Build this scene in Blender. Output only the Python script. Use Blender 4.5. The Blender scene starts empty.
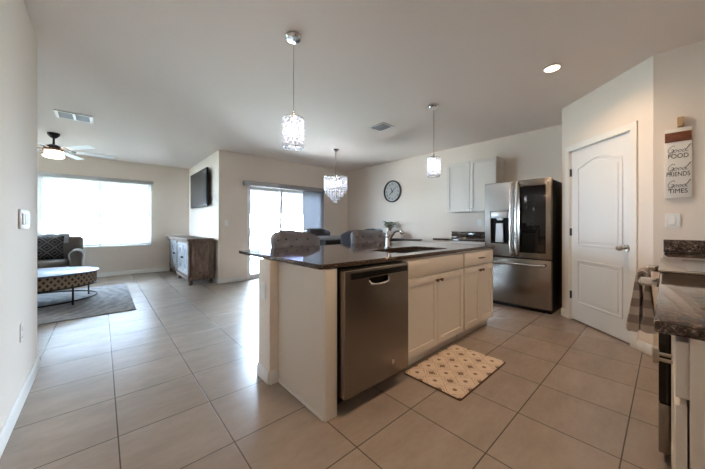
import bpy, bmesh, math, random
from mathutils import Vector, Matrix
C = bpy.context.scene
COL = C.collection
PI = math.pi
R = math.radians
random.seed(7)

# ------------------------------------------------------------------ camera
cam_d = bpy.data.cameras.new('camera')
cam = bpy.data.objects.new('camera', cam_d); COL.objects.link(cam)
cam.location = (0, 0, 1.14)
cam.rotation_euler = (R(90), 0, R(-41.75))
cam_d.sensor_width = 36.0
cam_d.lens = 281.0 / 705.0 * 36.0
cam_d.shift_y = -9.1 / 705.0
cam_d.clip_start = 0.02
C.camera = cam

# ------------------------------------------------------------------ sky, sun, exposure
C.view_settings.view_transform = 'Standard'
C.view_settings.look = 'None'
C.view_settings.gamma = 1.0
C.view_settings.use_curve_mapping = False
C.view_settings.exposure = 1.50
SKY = 46.0
SUN = 0.4
CAN_POWER = 4.6
CAN_COLOR = (1.0, 0.70, 0.44)
w = bpy.data.worlds.new('sky'); C.world = w; w.use_nodes = True
bg = w.node_tree.nodes['Background']
bg.inputs[0].default_value = (0.61, 0.785, 1.0, 1)
bg.inputs[1].default_value = SKY
sd = bpy.data.lights.new('sun', 'SUN'); sd.energy = SUN; sd.angle = R(3); sd.color = (1, .95, .88)
sun = bpy.data.objects.new('sun', sd); COL.objects.link(sun)
sun.rotation_euler = (R(38), 0, R(-25)); sun.location = (0, -6, 9)
def portal(x, y, z, sx, sz, name):
    d = bpy.data.lights.new(name, 'AREA'); d.shape = 'RECTANGLE'; d.size = sx; d.size_y = sz
    d.cycles.is_portal = True
    o = bpy.data.objects.new(name, d); COL.objects.link(o); o.location = (x, y, z); o.rotation_euler = (R(-90), 0, 0)
    return o
portal(-.03, 8.52, 1.42, 1.9, 1.5, 'window_portal')
portal(3.19, 6.02, 1.0, 1.85, 2.0, 'door_portal')
p_ = portal(-4.32, 7.6, 1.41, 1.2, 1.46, 'side_portal'); p_.rotation_euler = (R(-90), 0, R(90))
C.cycles.use_denoising = True
C.cycles.max_bounces = 10
C.cycles.diffuse_bounces = 6
C.cycles.caustics_reflective = False
C.cycles.caustics_refractive = False
C.cycles.sample_clamp_indirect = 6.0

# ------------------------------------------------------------------ materials
def lin(c):
    c = c / 255.0
    return c / 12.92 if c <= .04045 else ((c + .055) / 1.055) ** 2.4
def rgb(r, g, b): return (lin(r), lin(g), lin(b), 1.0)
def mat(name, col=(.8, .8, .8, 1), rough=.5, metal=0., **kw):
    m = bpy.data.materials.new(name); m.use_nodes = True
    b = m.node_tree.nodes['Principled BSDF']
    b.inputs['Base Color'].default_value = col
    b.inputs['Roughness'].default_value = rough
    b.inputs['Metallic'].default_value = metal
    for k, v in kw.items():
        b.inputs[k.replace('_', ' ')].default_value = v
    return m
class NT:
    def __init__(s, m):
        s.m = m; s.nt = m.node_tree; s.b = s.nt.nodes['Principled BSDF']
        s.tc = s.nt.nodes.new('ShaderNodeTexCoord').outputs['Object']
    def n(s, t, **kw):
        x = s.nt.nodes.new(t)
        for k, v in kw.items(): setattr(x, k, v)
        return x
    def l(s, a, b): s.nt.links.new(a, b)
    def mapping(s, loc=(0, 0, 0), rot=(0, 0, 0), sc=(1, 1, 1)):
        x = s.n('ShaderNodeMapping'); s.l(s.tc, x.inputs[0])
        x.inputs[1].default_value = loc; x.inputs[2].default_value = rot; x.inputs[3].default_value = sc
        return x.outputs[0]
    def noise(s, scale, detail=4, rough=.55, vec=None):
        x = s.n('ShaderNodeTexNoise'); s.l(vec or s.tc, x.inputs['Vector'])
        x.inputs['Scale'].default_value = scale; x.inputs['Detail'].default_value = detail; x.inputs['Roughness'].default_value = rough
        return x.outputs['Fac']
    def ramp(s, fac, stops, interp='LINEAR'):
        x = s.n('ShaderNodeValToRGB'); s.l(fac, x.inputs[0]); cr = x.color_ramp; cr.interpolation = interp
        while len(cr.elements) < len(stops): cr.elements.new(.5)
        for e, (p, c) in zip(cr.elements, stops): e.position = p; e.color = c
        return x.outputs[0]
    def mix(s, fac, a, b, mode='MIX'):
        x = s.n('ShaderNodeMix', data_type='RGBA', blend_type=mode)
        for sock, val in ((x.inputs[0], fac), (x.inputs[6], a), (x.inputs[7], b)):
            if hasattr(val, 'links') or hasattr(val, 'is_linked'): s.l(val, sock)
            else: sock.default_value = val
        return x.outputs[2]
    def math(s, op, a, b=0.):
        x = s.n('ShaderNodeMath', operation=op)
        for sock, val in ((x.inputs[0], a), (x.inputs[1], b)):
            if hasattr(val, 'is_linked'): s.l(val, sock)
            else: sock.default_value = val
        return x.outputs[0]
    def bump(s, h, strength=.2, dist=.01):
        x = s.n('ShaderNodeBump'); s.l(h, x.inputs['Height'])
        x.inputs['Strength'].default_value = strength; x.inputs['Distance'].default_value = dist
        s.l(x.outputs[0], s.b.inputs['Normal'])
    def col(s, c): s.l(c, s.b.inputs['Base Color'])
    def xyz(s, vec=None):
        x = s.n('ShaderNodeSeparateXYZ'); s.l(vec or s.tc, x.inputs[0]); return x.outputs

M = {}
M['wall'] = mat('wall_paint', rgb(228, 216, 204), .75)
k = NT(M['wall']); k.bump(k.noise(180, 2), .06, .002)
M['ceiling'] = mat('ceiling_paint', rgb(226, 214, 206), .85)
k = NT(M['ceiling']); k.bump(k.noise(120, 3), .10, .003)
M['trim'] = mat('white_trim_paint', rgb(228, 225, 220), .4)
M['door'] = mat('white_door_paint', rgb(226, 225, 224), .38)
M['cabinet'] = mat('white_cabinet_paint', rgb(218, 210, 200), .38)
M['plastic'] = mat('white_plastic', rgb(232, 231, 228), .35)
M['plastic_grey'] = mat('grey_plastic', rgb(176, 178, 184), .4)
# floor tiles
M['floor'] = mat('floor_tile', rough=.27)
k = NT(M['floor'])
br = k.n('ShaderNodeTexBrick', offset=0.0, squash=1.0)
k.l(k.mapping(loc=(-.066, -.150, 0)), br.inputs['Vector'])
br.inputs['Scale'].default_value = 1.0
br.inputs['Brick Width'].default_value = .456; br.inputs['Row Height'].default_value = .456
br.inputs['Mortar Size'].default_value = .0034; br.inputs['Mortar Smooth'].default_value = .3
br.inputs['Color1'].default_value = rgb(157, 144, 133); br.inputs['Color2'].default_value = rgb(151, 138, 127)
br.inputs['Mortar'].default_value = rgb(84, 77, 71)
n1 = k.ramp(k.noise(3.2, 6, .62, k.mapping(sc=(1, 2.2, 1))), [(.3, (.86, .85, .84, 1)), (.7, (1.07, 1.07, 1.07, 1))])
n2 = k.ramp(k.noise(16, 5, .6, k.mapping(sc=(1, 2.5, 1))), [(.3, (.95, .95, .95, 1)), (.7, (1.03, 1.03, 1.03, 1))])
k.col(k.mix(1., k.mix(1., br.outputs['Color'], n1, 'MULTIPLY'), n2, 'MULTIPLY'))
k.bump(k.math('SUBTRACT', 1., br.outputs['Fac']), .35, .002)
# granite
M['granite'] = mat('dark_granite', rough=.07)
k = NT(M['granite'])
vo = k.n('ShaderNodeTexVoronoi'); k.l(k.tc, vo.inputs['Vector']); vo.inputs['Scale'].default_value = 210
base = k.ramp(k.noise(85, 6, .7), [(.36, rgb(24, 20, 19)), (.48, rgb(62, 50, 44)), (.56, rgb(104, 86, 74)), (.68, rgb(150, 134, 120))])
sp = k.ramp(vo.outputs['Color'], [(.2, (.45, .42, .40, 1)), (.75, (1.0, .98, .96, 1)), (.95, (1.7, 1.6, 1.5, 1))])
k.col(k.mix(1., base, sp, 'MULTIPLY'))
# metals
M['steel'] = mat('brushed_steel', rgb(146, 139, 132), .27, 1.0)
M['steel_dark'] = mat('dark_steel_side', rgb(58, 56, 55), .45, .6)
M['chrome'] = mat('chrome', rgb(215, 215, 215), .12, 1.0)
M['nickel'] = mat('satin_nickel', rgb(176, 168, 158), .3, 1.0)
M['bronze'] = mat('bronze_pull', rgb(118, 92, 72), .35, 1.0)
M['black'] = mat('black_plastic', rgb(15, 15, 16), .45, Specular_IOR_Level=.15)
M['black_glass'] = mat('black_glass', rgb(10, 11, 12), .04)
M['cooktop'] = mat('ceramic_cooktop', rgb(26, 25, 25), .12)
M['iron'] = mat('black_iron', rgb(26, 26, 28), .45, .5)
M['fan_bronze'] = mat('fan_dark_bronze', rgb(48, 42, 38), .4, .7)
M['fan_wood'] = mat('fan_wood_ring', rgb(126, 84, 52), .5)
M['fan_blade'] = mat('fan_blade_white', rgb(242, 242, 242), .45)
M['vinyl'] = mat('white_vinyl', rgb(240, 240, 240), .4)
M['dispenser'] = mat('dispenser_silver', rgb(186, 186, 186), .35, .6)
# glass
def glass_mat(name, tint, refl=.08):
    m = bpy.data.materials.new(name); m.use_nodes = True; nt = m.node_tree
    nt.nodes.remove(nt.nodes['Principled BSDF'])
    t = nt.nodes.new('ShaderNodeBsdfTransparent'); t.inputs[0].default_value = tint
    g = nt.nodes.new('ShaderNodeBsdfGlossy'); g.inputs['Roughness'].default_value = .02
    f = nt.nodes.new('ShaderNodeFresnel'); f.inputs[0].default_value = 1.3
    x = nt.nodes.new('ShaderNodeMixShader')
    nt.links.new(f.outputs[0], x.inputs[0]); nt.links.new(t.outputs[0], x.inputs[1]); nt.links.new(g.outputs[0], x.inputs[2])
    nt.links.new(x.outputs[0], nt.nodes['Material Output'].inputs[0]); return m
M['glass'] = glass_mat('window_glass', (.95, .97, .97, 1))
def translucent(name, c, amt=.5, rough=.5):
    m = mat(name, c, rough); nt = m.node_tree; b = nt.nodes['Principled BSDF']
    t = nt.nodes.new('ShaderNodeBsdfTranslucent'); t.inputs[0].default_value = c
    x = nt.nodes.new('ShaderNodeMixShader'); x.inputs[0].default_value = amt
    nt.links.new(b.outputs[0], x.inputs[1]); nt.links.new(t.outputs[0], x.inputs[2])
    nt.links.new(x.outputs[0], nt.nodes['Material Output'].inputs[0]); return m
M['slat'] = translucent('white_blind_slat', rgb(238, 240, 242), .12)
M['vane'] = translucent('grey_blind_vane', rgb(150, 152, 160), .03, .6)
M['crystal'] = translucent('cut_crystal', rgb(236, 238, 244), .35, .06)
M['sheer'] = translucent('sheer_shade', rgb(240, 242, 248), .7, .6)
M['clear_crystal'] = mat('clear_crystal', rgb(250, 250, 252), .03, 0., Transmission_Weight=.85, IOR=1.5)
def emit(name, c, s):
    m = mat(name, c, .5); b = m.node_tree.nodes['Principled BSDF']
    b.inputs['Emission Color'].default_value = c; b.inputs['Emission Strength'].default_value = s; return m
M['bulb'] = emit('cool_bulb', (1, .97, .95, 1), 16.)
M['fan_glass'] = emit('fan_light_glass', (1, .86, .70, 1), 5.)
M['can_lens'] = emit('downlight_lens', (1, .80, .58, 1), 9.)
# fabrics
def fabric(name, c, c2=None, sc=300, rough=.9):
    m = mat(name, c, rough, 0., Sheen_Weight=.2); k = NT(m)
    nz = k.noise(sc, 3)
    k.col(k.ramp(nz, [(.35, c2 or tuple(x * .8 for x in c[:3]) + (1,)), (.65, c)]))
    k.bump(nz, .25, .003); return m
M['chair_fabric'] = fabric('grey_tufted_linen', rgb(122, 121, 126))
M['dark_fabric'] = fabric('charcoal_upholstery', rgb(70, 70, 76))
M['dark_wood'] = mat('espresso_wood', rgb(44, 36, 32), .35)
M['arm_fabric'] = fabric('taupe_upholstery', rgb(100, 92, 84), sc=220)
M['throw'] = fabric('grey_knit_throw', rgb(140, 140, 140), sc=90)
# patterned cushion
M['cushion'] = mat('black_diamond_cushion', rough=.9)
k = NT(M['cushion']); x_, y_, z_ = k.xyz()
a = k.math('FRACT', k.math('MULTIPLY', k.math('ADD', x_, z_), 5.2)); b_ = k.math('FRACT', k.math('MULTIPLY', k.math('SUBTRACT', x_, z_), 5.2))
da = k.math('ABSOLUTE', k.math('SUBTRACT', a, .5)); db = k.math('ABSOLUTE', k.math('SUBTRACT', b_, .5))
mx = k.math('MAXIMUM', da, db)
st = k.math('FRACT', k.math('MULTIPLY', mx, 4.2))
k.col(k.ramp(st, [(.0, rgb(30, 29, 31)), (.62, rgb(30, 29, 31)), (.78, rgb(104, 101, 100)), (1., rgb(104, 101, 100))], 'CONSTANT'))
# area rug
M['rug'] = mat('blue_grey_area_rug', rough=.95)
k = NT(M['rug'])
wv = k.n('ShaderNodeTexWave', wave_type='RINGS', rings_direction='SPHERICAL'); k.l(k.mapping(loc=(0, 0, 0)), wv.inputs['Vector'])
wv.inputs['Scale'].default_value = 2.2; wv.inputs['Distortion'].default_value = 9; wv.inputs['Detail'].default_value = 4
k.col(k.mix(.5, k.ramp(wv.outputs['Fac'], [(.25, rgb(128, 132, 142)), (.75, rgb(160, 160, 162))]), k.ramp(k.noise(14, 5), [(.35, rgb(112, 116, 126)), (.65, rgb(168, 164, 160))])))
# kitchen mat
M['mat'] = mat('tan_medallion_mat', rough=.85)
k = NT(M['mat']); x_, y_, z_ = k.xyz()
def cell(v, per, off=0.): return k.math('SUBTRACT', k.math('FRACT', k.math('ADD', k.math('DIVIDE', v, per), off)), .5)
def dist(px, py, ox, oy, norm='E'):
    u = k.math('ABSOLUTE', cell(x_, px, ox)); v = k.math('ABSOLUTE', cell(y_, py, oy))
    if norm == 'D': return k.math('ADD', u, v)
    return k.math('SQRT', k.math('ADD', k.math('MULTIPLY', u, u), k.math('MULTIPLY', v, v)))
cream = rgb(208, 188, 168); brown = rgb(124, 100, 84)
d1 = dist(.154, .154, 0, 0, 'D'); d2 = dist(.154, .154, .5, .5)
nz = k.math('MULTIPLY', k.math('SUBTRACT', k.noise(70, 3), .5), .22)
c1 = k.ramp(k.math('ADD', d1, nz), [(0., brown), (.15, brown), (.19, cream), (.27, rgb(172, 150, 132)), (.33, cream), (.45, rgb(170, 146, 128)), (.50, cream)], 'CONSTANT')
c2 = k.ramp(d2, [(0., (0, 0, 0, 1)), (.09, (0, 0, 0, 1)), (.11, (1, 1, 1, 1))])
k.col(k.mix(c2, brown, c1))
# towel
M['towel'] = mat('buffalo_check_towel', rough=.95)
k = NT(M['towel']); x_, y_, z_ = k.xyz()
sx = k.math('GREATER_THAN', k.math('FRACT', k.math('DIVIDE', x_, .09)), .5); sz = k.math('GREATER_THAN', k.math('FRACT', k.math('DIVIDE', z_, .09)), .5)
k.col(k.ramp(k.math('MULTIPLY', k.math('ADD', sx, sz), .5), [(.0, rgb(220, 210, 200)), (.4, rgb(176, 166, 158)), (.9, rgb(132, 122, 116))], 'CONSTANT'))
# console
M['weathered'] = mat('weathered_wood', rough=.7)
k = NT(M['weathered'])
k.col(k.ramp(k.noise(9, 6, .65, k.mapping(sc=(3, 3, .6))), [(.3, rgb(76, 62, 54)), (.5, rgb(112, 94, 82)), (.72, rgb(142, 126, 114))]))
M['whitewash'] = mat('whitewashed_wood', rough=.6)
k = NT(M['whitewash'])
k.col(k.ramp(k.noise(12, 6, .7, k.mapping(sc=(3, 3, .7))), [(.32, rgb(84, 82, 82)), (.5, rgb(150, 150, 152)), (.75, rgb(184, 186, 188))]))
M['teal'] = mat('teal_fretwork', rgb(96, 122, 138), .5)
# carved drum
M['carved'] = mat('carved_wood_drum', rough=.7)
k = NT(M['carved'])
gm = k.n('ShaderNodeVectorMath', operation='LENGTH')
x_, y_, z_ = k.xyz()
ang = k.math('MULTIPLY', k.math('ARCTAN2', y_, x_), .76)
aa = k.math('ABSOLUTE', k.math('SUBTRACT', k.math('FRACT', k.math('MULTIPLY', k.math('ADD', ang, z_), 11)), .5))
bb = k.math('ABSOLUTE', k.math('SUBTRACT', k.math('FRACT', k.math('MULTIPLY', k.math('SUBTRACT', ang, z_), 11)), .5))
k.col(k.ramp(k.math('MAXIMUM', aa, bb), [(0, rgb(40, 34, 30)), (.24, rgb(52, 44, 38)), (.30, rgb(136, 118, 96)), (1, rgb(150, 132, 110))]))
M['slate'] = mat('blue_grey_tabletop', rgb(84, 92, 108), .3)
M['tan_wood'] = mat('pale_wood', rgb(176, 146, 108), .55)
M['sign_board'] = mat('white_sign_board', rgb(228, 224, 216), .6)
M['sign_wood'] = mat('stained_sign_wood', rough=.55)
k = NT(M['sign_wood']); k.col(k.ramp(k.noise(18, 5, .6, k.mapping(sc=(1, 1, 8))), [(.3, rgb(84, 42, 24)), (.7, rgb(132, 72, 42))]))
M['ink'] = mat('black_lettering', rgb(44, 40, 38), .7)
M['clock_face'] = mat('clock_face', rgb(172, 170, 166), .5)
M['clock_rim'] = mat('dark_clock_rim', rgb(58, 56, 54), .4, .3)
M['leaf'] = mat('plant_leaf', rgb(58, 104, 38), .45)
M['leaf_dry'] = mat('dusky_pink_stem', rgb(150, 118, 104), .6)
M['ceramic'] = mat('white_ceramic', rgb(226, 222, 218), .2)
M['sink'] = mat('sink_steel', rgb(120, 112, 106), .3, 1.)
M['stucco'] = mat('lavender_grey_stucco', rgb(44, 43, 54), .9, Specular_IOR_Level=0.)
M['roof'] = mat('grey_shingles', rgb(110, 108, 112), .9)
M['lawn'] = mat('lawn_grass', rough=.95)
k = NT(M['lawn']); k.col(k.ramp(k.noise(6, 6), [(.3, rgb(136, 136, 118)), (.7, rgb(168, 164, 146))]))
M['concrete'] = mat('patio_concrete', rgb(196, 192, 186), .85)
M['screen'] = mat('dark_tv_screen', rgb(40, 43, 45), .25)
M['emblem'] = mat('silver_emblem', rgb(200, 198, 196), .25, 1.)
M['lcd'] = mat('ink_blue_panel', rgb(18, 22, 30), .12)

# ------------------------------------------------------------------ mesh builder
XY = lambda u, v, w: (u, v, w)
XZ = lambda u, v, w: (u, w, v)
YZ = lambda u, v, w: (w, u, v)
class MB:
    def __init__(s, o=(0, 0, 0)): s.bm = bmesh.new(); s.o = Vector(o)
    def _merge(s, b):
        me = bpy.data.meshes.new('t'); bmesh.ops.recalc_face_normals(b, faces=b.faces[:]); b.to_mesh(me); b.free(); s.bm.from_mesh(me); bpy.data.meshes.remove(me); return s
    def box(s, a, b, bev=0., seg=2):
        t = bmesh.new(); bmesh.ops.create_cube(t, size=1)
        a = Vector(a); b = Vector(b); c = (a + b) / 2 - s.o; d = b - a
        for v in t.verts: v.co = Vector((v.co.x * d.x, v.co.y * d.y, v.co.z * d.z)) + c
        if bev: bmesh.ops.bevel(t, geom=t.edges[:], offset=bev, segments=seg, affect='EDGES', profile=.5, clamp_overlap=True)
        return s._merge(t)
    def prism(s, poly, w0, w1, frame=XY, holes=(), bev=0.):
        t = bmesh.new(); es = []
        for loop in [poly] + list(holes):
            vs = [t.verts.new(Vector(frame(u, v, w0)) - s.o) for u, v in loop]
            if not holes: t.faces.new(vs)
            else: es += [t.edges.new((vs[i], vs[(i + 1) % len(vs)])) for i in range(len(vs))]
        if holes: bmesh.ops.triangle_fill(t, edges=es, use_beauty=True)
        d = Vector(frame(0, 0, w1)) - Vector(frame(0, 0, w0))
        r = bmesh.ops.extrude_face_region(t, geom=t.faces[:])
        bmesh.ops.translate(t, verts=[g for g in r['geom'] if isinstance(g, bmesh.types.BMVert)], vec=d)
        return s._merge(t)
    def cyl(s, p0, p1, r0, r1=None, n=16):
        return s.tube([p0, p1], [r0, r0 if r1 is None else r1], n)
    def tube(s, pts, r, n=8, closed=False, flat=1.):
        t = bmesh.new(); P = [Vector(p) - s.o for p in pts]; N = len(P)
        rs = r if isinstance(r, (list, tuple)) else [r] * N
        rings = []; ref = None
        for i in range(N):
            if closed: d = P[(i + 1) % N] - P[i - 1]
            else: d = P[min(i + 1, N - 1)] - P[max(i - 1, 0)]
            d.normalize()
            if ref is None: ref = Vector((0, 0, 1)) if abs(d.z) < .9 else Vector((1, 0, 0))
            x = d.cross(ref)
            if x.length < 1e-4: x = d.cross(Vector((1, 0, 0)))
            x.normalize(); y = x.cross(d); ref = y.copy() if abs(d.z) >= .9 or N > 2 else ref
            rings.append([t.verts.new(P[i] + (x * math.cos(2 * PI * k / n) + y * math.sin(2 * PI * k / n) * flat) * rs[i]) for k in range(n)])
        for i in range(N if closed else N - 1):
            A, B = rings[i], rings[(i + 1) % N]
            for k in range(n): t.faces.new((A[k], A[(k + 1) % n], B[(k + 1) % n], B[k]))
        if not closed: t.faces.new(rings[0]); t.faces.new(rings[-1][::-1])
        return s._merge(t)
    def lathe(s, prof, c, n=32, axis='Z'):
        t = bmesh.new(); c = Vector(c) - s.o; rings = []
        def pt(r, z, k):
            a = 2 * PI * k / n; x, y = r * math.cos(a), r * math.sin(a)
            return c + (Vector((x, y, z)) if axis == 'Z' else Vector((z, x, y)) if axis == 'X' else Vector((x, z, y)))
        for r, z in prof:
            rings.append([t.verts.new(pt(0, z, 0))] if r < 1e-6 else [t.verts.new(pt(r, z, k)) for k in range(n)])
        for A, B in zip(rings, rings[1:]):
            for k in range(n):
                j = (k + 1) % n
                if len(A) == 1 and len(B) == 1: continue
                if len(A) == 1: t.faces.new((A[0], B[k], B[j]))
                elif len(B) == 1: t.faces.new((A[k], A[j], B[0]))
                else: t.faces.new((A[k], A[j], B[j], B[k]))
        for g in (rings[0], rings[-1]):
            if len(g) > 2: t.faces.new(g)
        return s._merge(t)
    def ball(s, c, rx, ry=None, rz=None, u=16, v=10):
        t = bmesh.new(); bmesh.ops.create_uvsphere(t, u_segments=u, v_segments=v, radius=1)
        for q in t.verts: q.co = Vector((q.co.x * rx, q.co.y * (ry or rx), q.co.z * (rz or rx))) + Vector(c) - s.o
        return s._merge(t)
    def gem(s, c, r, h):
        t = bmesh.new(); c = Vector(c) - s.o
        top = t.verts.new(c + Vector((0, 0, h))); bot = t.verts.new(c - Vector((0, 0, h)))
        q = [t.verts.new(c + Vector((r * math.cos(i * PI / 2), r * math.sin(i * PI / 2), 0))) for i in range(4)]
        for i in range(4): t.faces.new((q[i], q[(i + 1) % 4], top)); t.faces.new((q[(i + 1) % 4], q[i], bot))
        return s._merge(t)
    def grid(s, f, nu, nv, closed_u=False):
        t = bmesh.new(); V = [[t.verts.new(Vector(f(i / nu, j / nv)) - s.o) for j in range(nv + 1)] for i in range(nu if closed_u else nu + 1)]
        L = len(V)
        for i in range(nu):
            for j in range(nv): t.faces.new((V[i][j], V[(i + 1) % L][j], V[(i + 1) % L][j + 1], V[i][j + 1]))
        return s._merge(t)
    def build(s, name, m, parent=None, loc=None, smooth=True, bevel=0., sub=0, solid=0., ang=35):
        me = bpy.data.meshes.new(name); s.bm.to_mesh(me); s.bm.free()
        me.materials.append(m)
        o = bpy.data.objects.new(name, me); COL.objects.link(o)
        if parent is not None: o.parent = parent
        elif loc is not None: o.location = loc
        if smooth:
            me.polygons.foreach_set('use_smooth', [True] * len(me.polygons)); me.set_sharp_from_angle(angle=R(ang))
        if solid: q = o.modifiers.new('solid', 'SOLIDIFY'); q.thickness = solid; q.offset = 0
        if bevel: q = o.modifiers.new('bevel', 'BEVEL'); q.width = bevel; q.segments = 2; q.limit_method = 'ANGLE'; q.angle_limit = R(40)
        if sub: q = o.modifiers.new('sub', 'SUBSURF'); q.levels = sub; q.render_levels = sub
        return o
def rect(a, b, c, d): return [(a, c), (b, c), (b, d), (a, d)]
def rrect(a, b, c, d, r, n=5):
    out = []
    for cx, cy, s in ((b - r, c + r, -90), (b - r, d - r, 0), (a + r, d - r, 90), (a + r, c + r, 180)):
        for i in range(n + 1):
            t = R(s + 90 * i / n); out.append((cx + r * math.cos(t), cy + r * math.sin(t)))
    return out
def oval(cx, cy, rx, ry, n=48): return [(cx + rx * math.cos(2 * PI * i / n), cy + ry * math.sin(2 * PI * i / n)) for i in range(n)]
def smooth_path(P, n=6):
    P = [Vector(p) for p in P]; out = []
    for i in range(len(P) - 1):
        a, b, c, d = P[max(i - 1, 0)], P[i], P[i + 1], P[min(i + 2, len(P) - 1)]
        for j in range(n):
            t = j / n
            out.append(.5 * ((2 * b) + (c - a) * t + (2 * a - 5 * b + 4 * c - d) * t * t + (3 * b - a - 3 * c + d) * t ** 3))
    out.append(P[-1]); return out
def tag(o, label, cat, group=None, kind=None):
    o['label'] = label; o['category'] = cat
    if group: o['group'] = group
    if kind: o['kind'] = kind
    return o
def thing(name, label, cat, loc=(0, 0, 0), rotz=0., group=None):
    o = bpy.data.objects.new(name, None); COL.objects.link(o); o.location = loc; o.rotation_euler = (0, 0, rotz); o.empty_display_size = .1
    return tag(o, label, cat, group)
def copy_tree(o, parent=None, loc=None, rotz=None, label=None):
    c = o.copy(); COL.objects.link(c)
    if parent is not None: c.parent = parent
    if loc is not None: c.location = loc
    if rotz is not None: c.rotation_euler = (0, 0, rotz)
    if label: c['label'] = label
    for ch in [x for x in COL.objects if x.parent == o]: copy_tree(ch, c)
    return c
def struct(o): o['kind'] = 'structure'; return o
def lab(o, t): o['label'] = t; return o

# ------------------------------------------------------------------ room shell
H = 2.62
XL, XC, YW, YS = -.384, 5.03, 8.35, 5.85          # left wall, clock wall, window wall, sliding-door wall
XS, YB, XTV = 3.587, -.65, 1.71
P0 = Vector((3.587, .082)); P1 = Vector((4.366, .892)); PD = (P1 - P0).normalized(); PN = Vector((-PD.y, PD.x)); PL = (P1 - P0).length
def PF(u, v, w): q = P0 + PD * u + PN * w; return (q.x, q.y, v)

fl = [(-4.3, 3.2), (-.55, 3.2), (-.55, -.8), (5.2, -.8), (5.2, 6.0), (1.86, 6.0), (1.86, 8.5), (-4.3, 8.5)]
struct(MB().prism(fl, -.12, 0).build('floor', M['floor'], smooth=False))
struct(MB().prism(fl, H, H + .12).build('ceiling', M['ceiling'], smooth=False))
def wall(name, a, b): return struct(MB().box(a, b).build(name, M['wall'], smooth=False))
wall('wall_left', (XL - .166, YB - .15, 0), (XL, 3.353, H))
wall('wall_hall', (-4.3, 3.233, 0), (XL - .166, 3.353, H))
struct(MB().prism(rect(3.353, 8.5, 0, H), -4.3, -4.15, YZ, [rect(7.0, 8.2, .68, 2.14)]).build('wall_living', M['wall'], smooth=False))
struct(MB().prism(rect(-4.15, 1.86, 0, H), YW, YW + .15, XZ, [rect(-.95, .90, .68, 2.14)]).build('wall_window', M['wall'], smooth=False))
wall('wall_television', (XTV, YS, 0), (XTV + .15, YW, H))
struct(MB().prism([(XTV + .15, 0), (2.27, 0), (2.27, 2.0), (4.12, 2.0), (4.12, 0), (5.18, 0), (5.18, H), (XTV + .15, H)], YS, YS + .15, XZ).build('wall_patio', M['wall'], smooth=False))
wall('wall_clock', (XC, .772, 0), (XC + .15, YS, H))
wall('wall_alcove', (P1.x + .12, .772, 0), (XC, .892, H))
struct(MB().prism([(0, 0), (.2, 0), (.2, 2.04), (.985, 2.04), (.985, 0), (PL, 0), (PL, H), (0, H)], -.115, 0, PF).build('wall_pantry', M['wall'], smooth=False))
wall('wall_sign', (XS, YB, 0), (XS + .12, P0.y, H))
wall('wall_back', (XL, YB - .15, 0), (XS + .12, YB, H))
# pantry interior back, closes the cupboard behind the door
wall('wall_cupboard', (XC, -.8, 0), (XC + .15, .772, H))
wall('wall_cupboard_side', (XS + .12, -.8, 0), (XC, -.68, H))

def base(name, pts, side):
    """baseboard along a polyline with its face offset to the given side"""
    m = MB()
    for (ax, ay), (bx, by) in zip(pts, pts[1:]):
        a = Vector((ax, ay)); b = Vector((bx, by)); d = (b - a).normalized(); n = Vector((-d.y, d.x)) * side
        f = lambda u, v, w, a=a, d=d, n=n: ((a + n * u + d * w).x, (a + n * u + d * w).y, v)
        m.prism([(0, 0), (.014, 0), (.014, .07), (.009, .085), (.005, .092), (0, .092)], 0, (b - a).length, f)
    return struct(m.build(name, M['trim']))
base('baseboard_left', [(XL, YB), (XL, 3.353), (XL - .15, 3.353)], -1)
base('baseboard_window', [(-4.15, YW), (XTV, YW)], -1)
base('baseboard_television', [(XTV, YW), (XTV, YS)], -1)
base('baseboard_patio', [(XTV, YS), (2.21, YS)], -1)
base('baseboard_patio_corner', [(4.16, YS), (XC, YS)], -1)
base('baseboard_clock', [(XC, YS), (XC, 2.79)], -1)
base('baseboard_pantry', [tuple(P0), PF(.135, 0, 0)[:2]], 1)
base('baseboard_pantry_corner', [PF(1.05, 0, 0)[:2], tuple(P1)], 1)
base('baseboard_sign', [(XS, .03), (XS, P0.y)], 1)

# living-room window
wf = struct(MB().prism(rect(-.95, .90, .68, 2.14), YW + .06, YW + .13, XZ, [rect(-.90, -.055, .73, 1.36), rect(.005, .85, .73, 1.36), rect(-.90, -.055, 1.41, 2.09), rect(.005, .85, 1.41, 2.09)]).build('window_1', M['vinyl'], smooth=False))
for a, b, c, d in ((-.91, -.045, .72, 1.37), (-.005, .86, .72, 1.37), (-.91, -.045, 1.40, 2.10), (-.005, .86, 1.40, 2.10)):
    MB().box((a, YW + .092, c), (b, YW + .098, d)).build('pane', M['glass'], wf, smooth=False)
MB().box((-1.0, YW - .03, .655), (.95, YW + .06, .68), .004).build('window_sill', M['trim'], wf)

w2 = struct(MB().prism(rect(7.0, 8.2, .68, 2.14), -4.28, -4.21, YZ, [rect(7.05, 7.57, .73, 2.09), rect(7.63, 8.15, .73, 2.09)]).build('window_2_added', M['vinyl'], smooth=False))  # unseen window added to bring more daylight into the living room
for a, b in ((7.04, 7.58), (7.62, 8.16)): MB().box((-4.248, a, .72), (-4.242, b, 2.10)).build('pane', M['glass'], w2, smooth=False)
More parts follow.
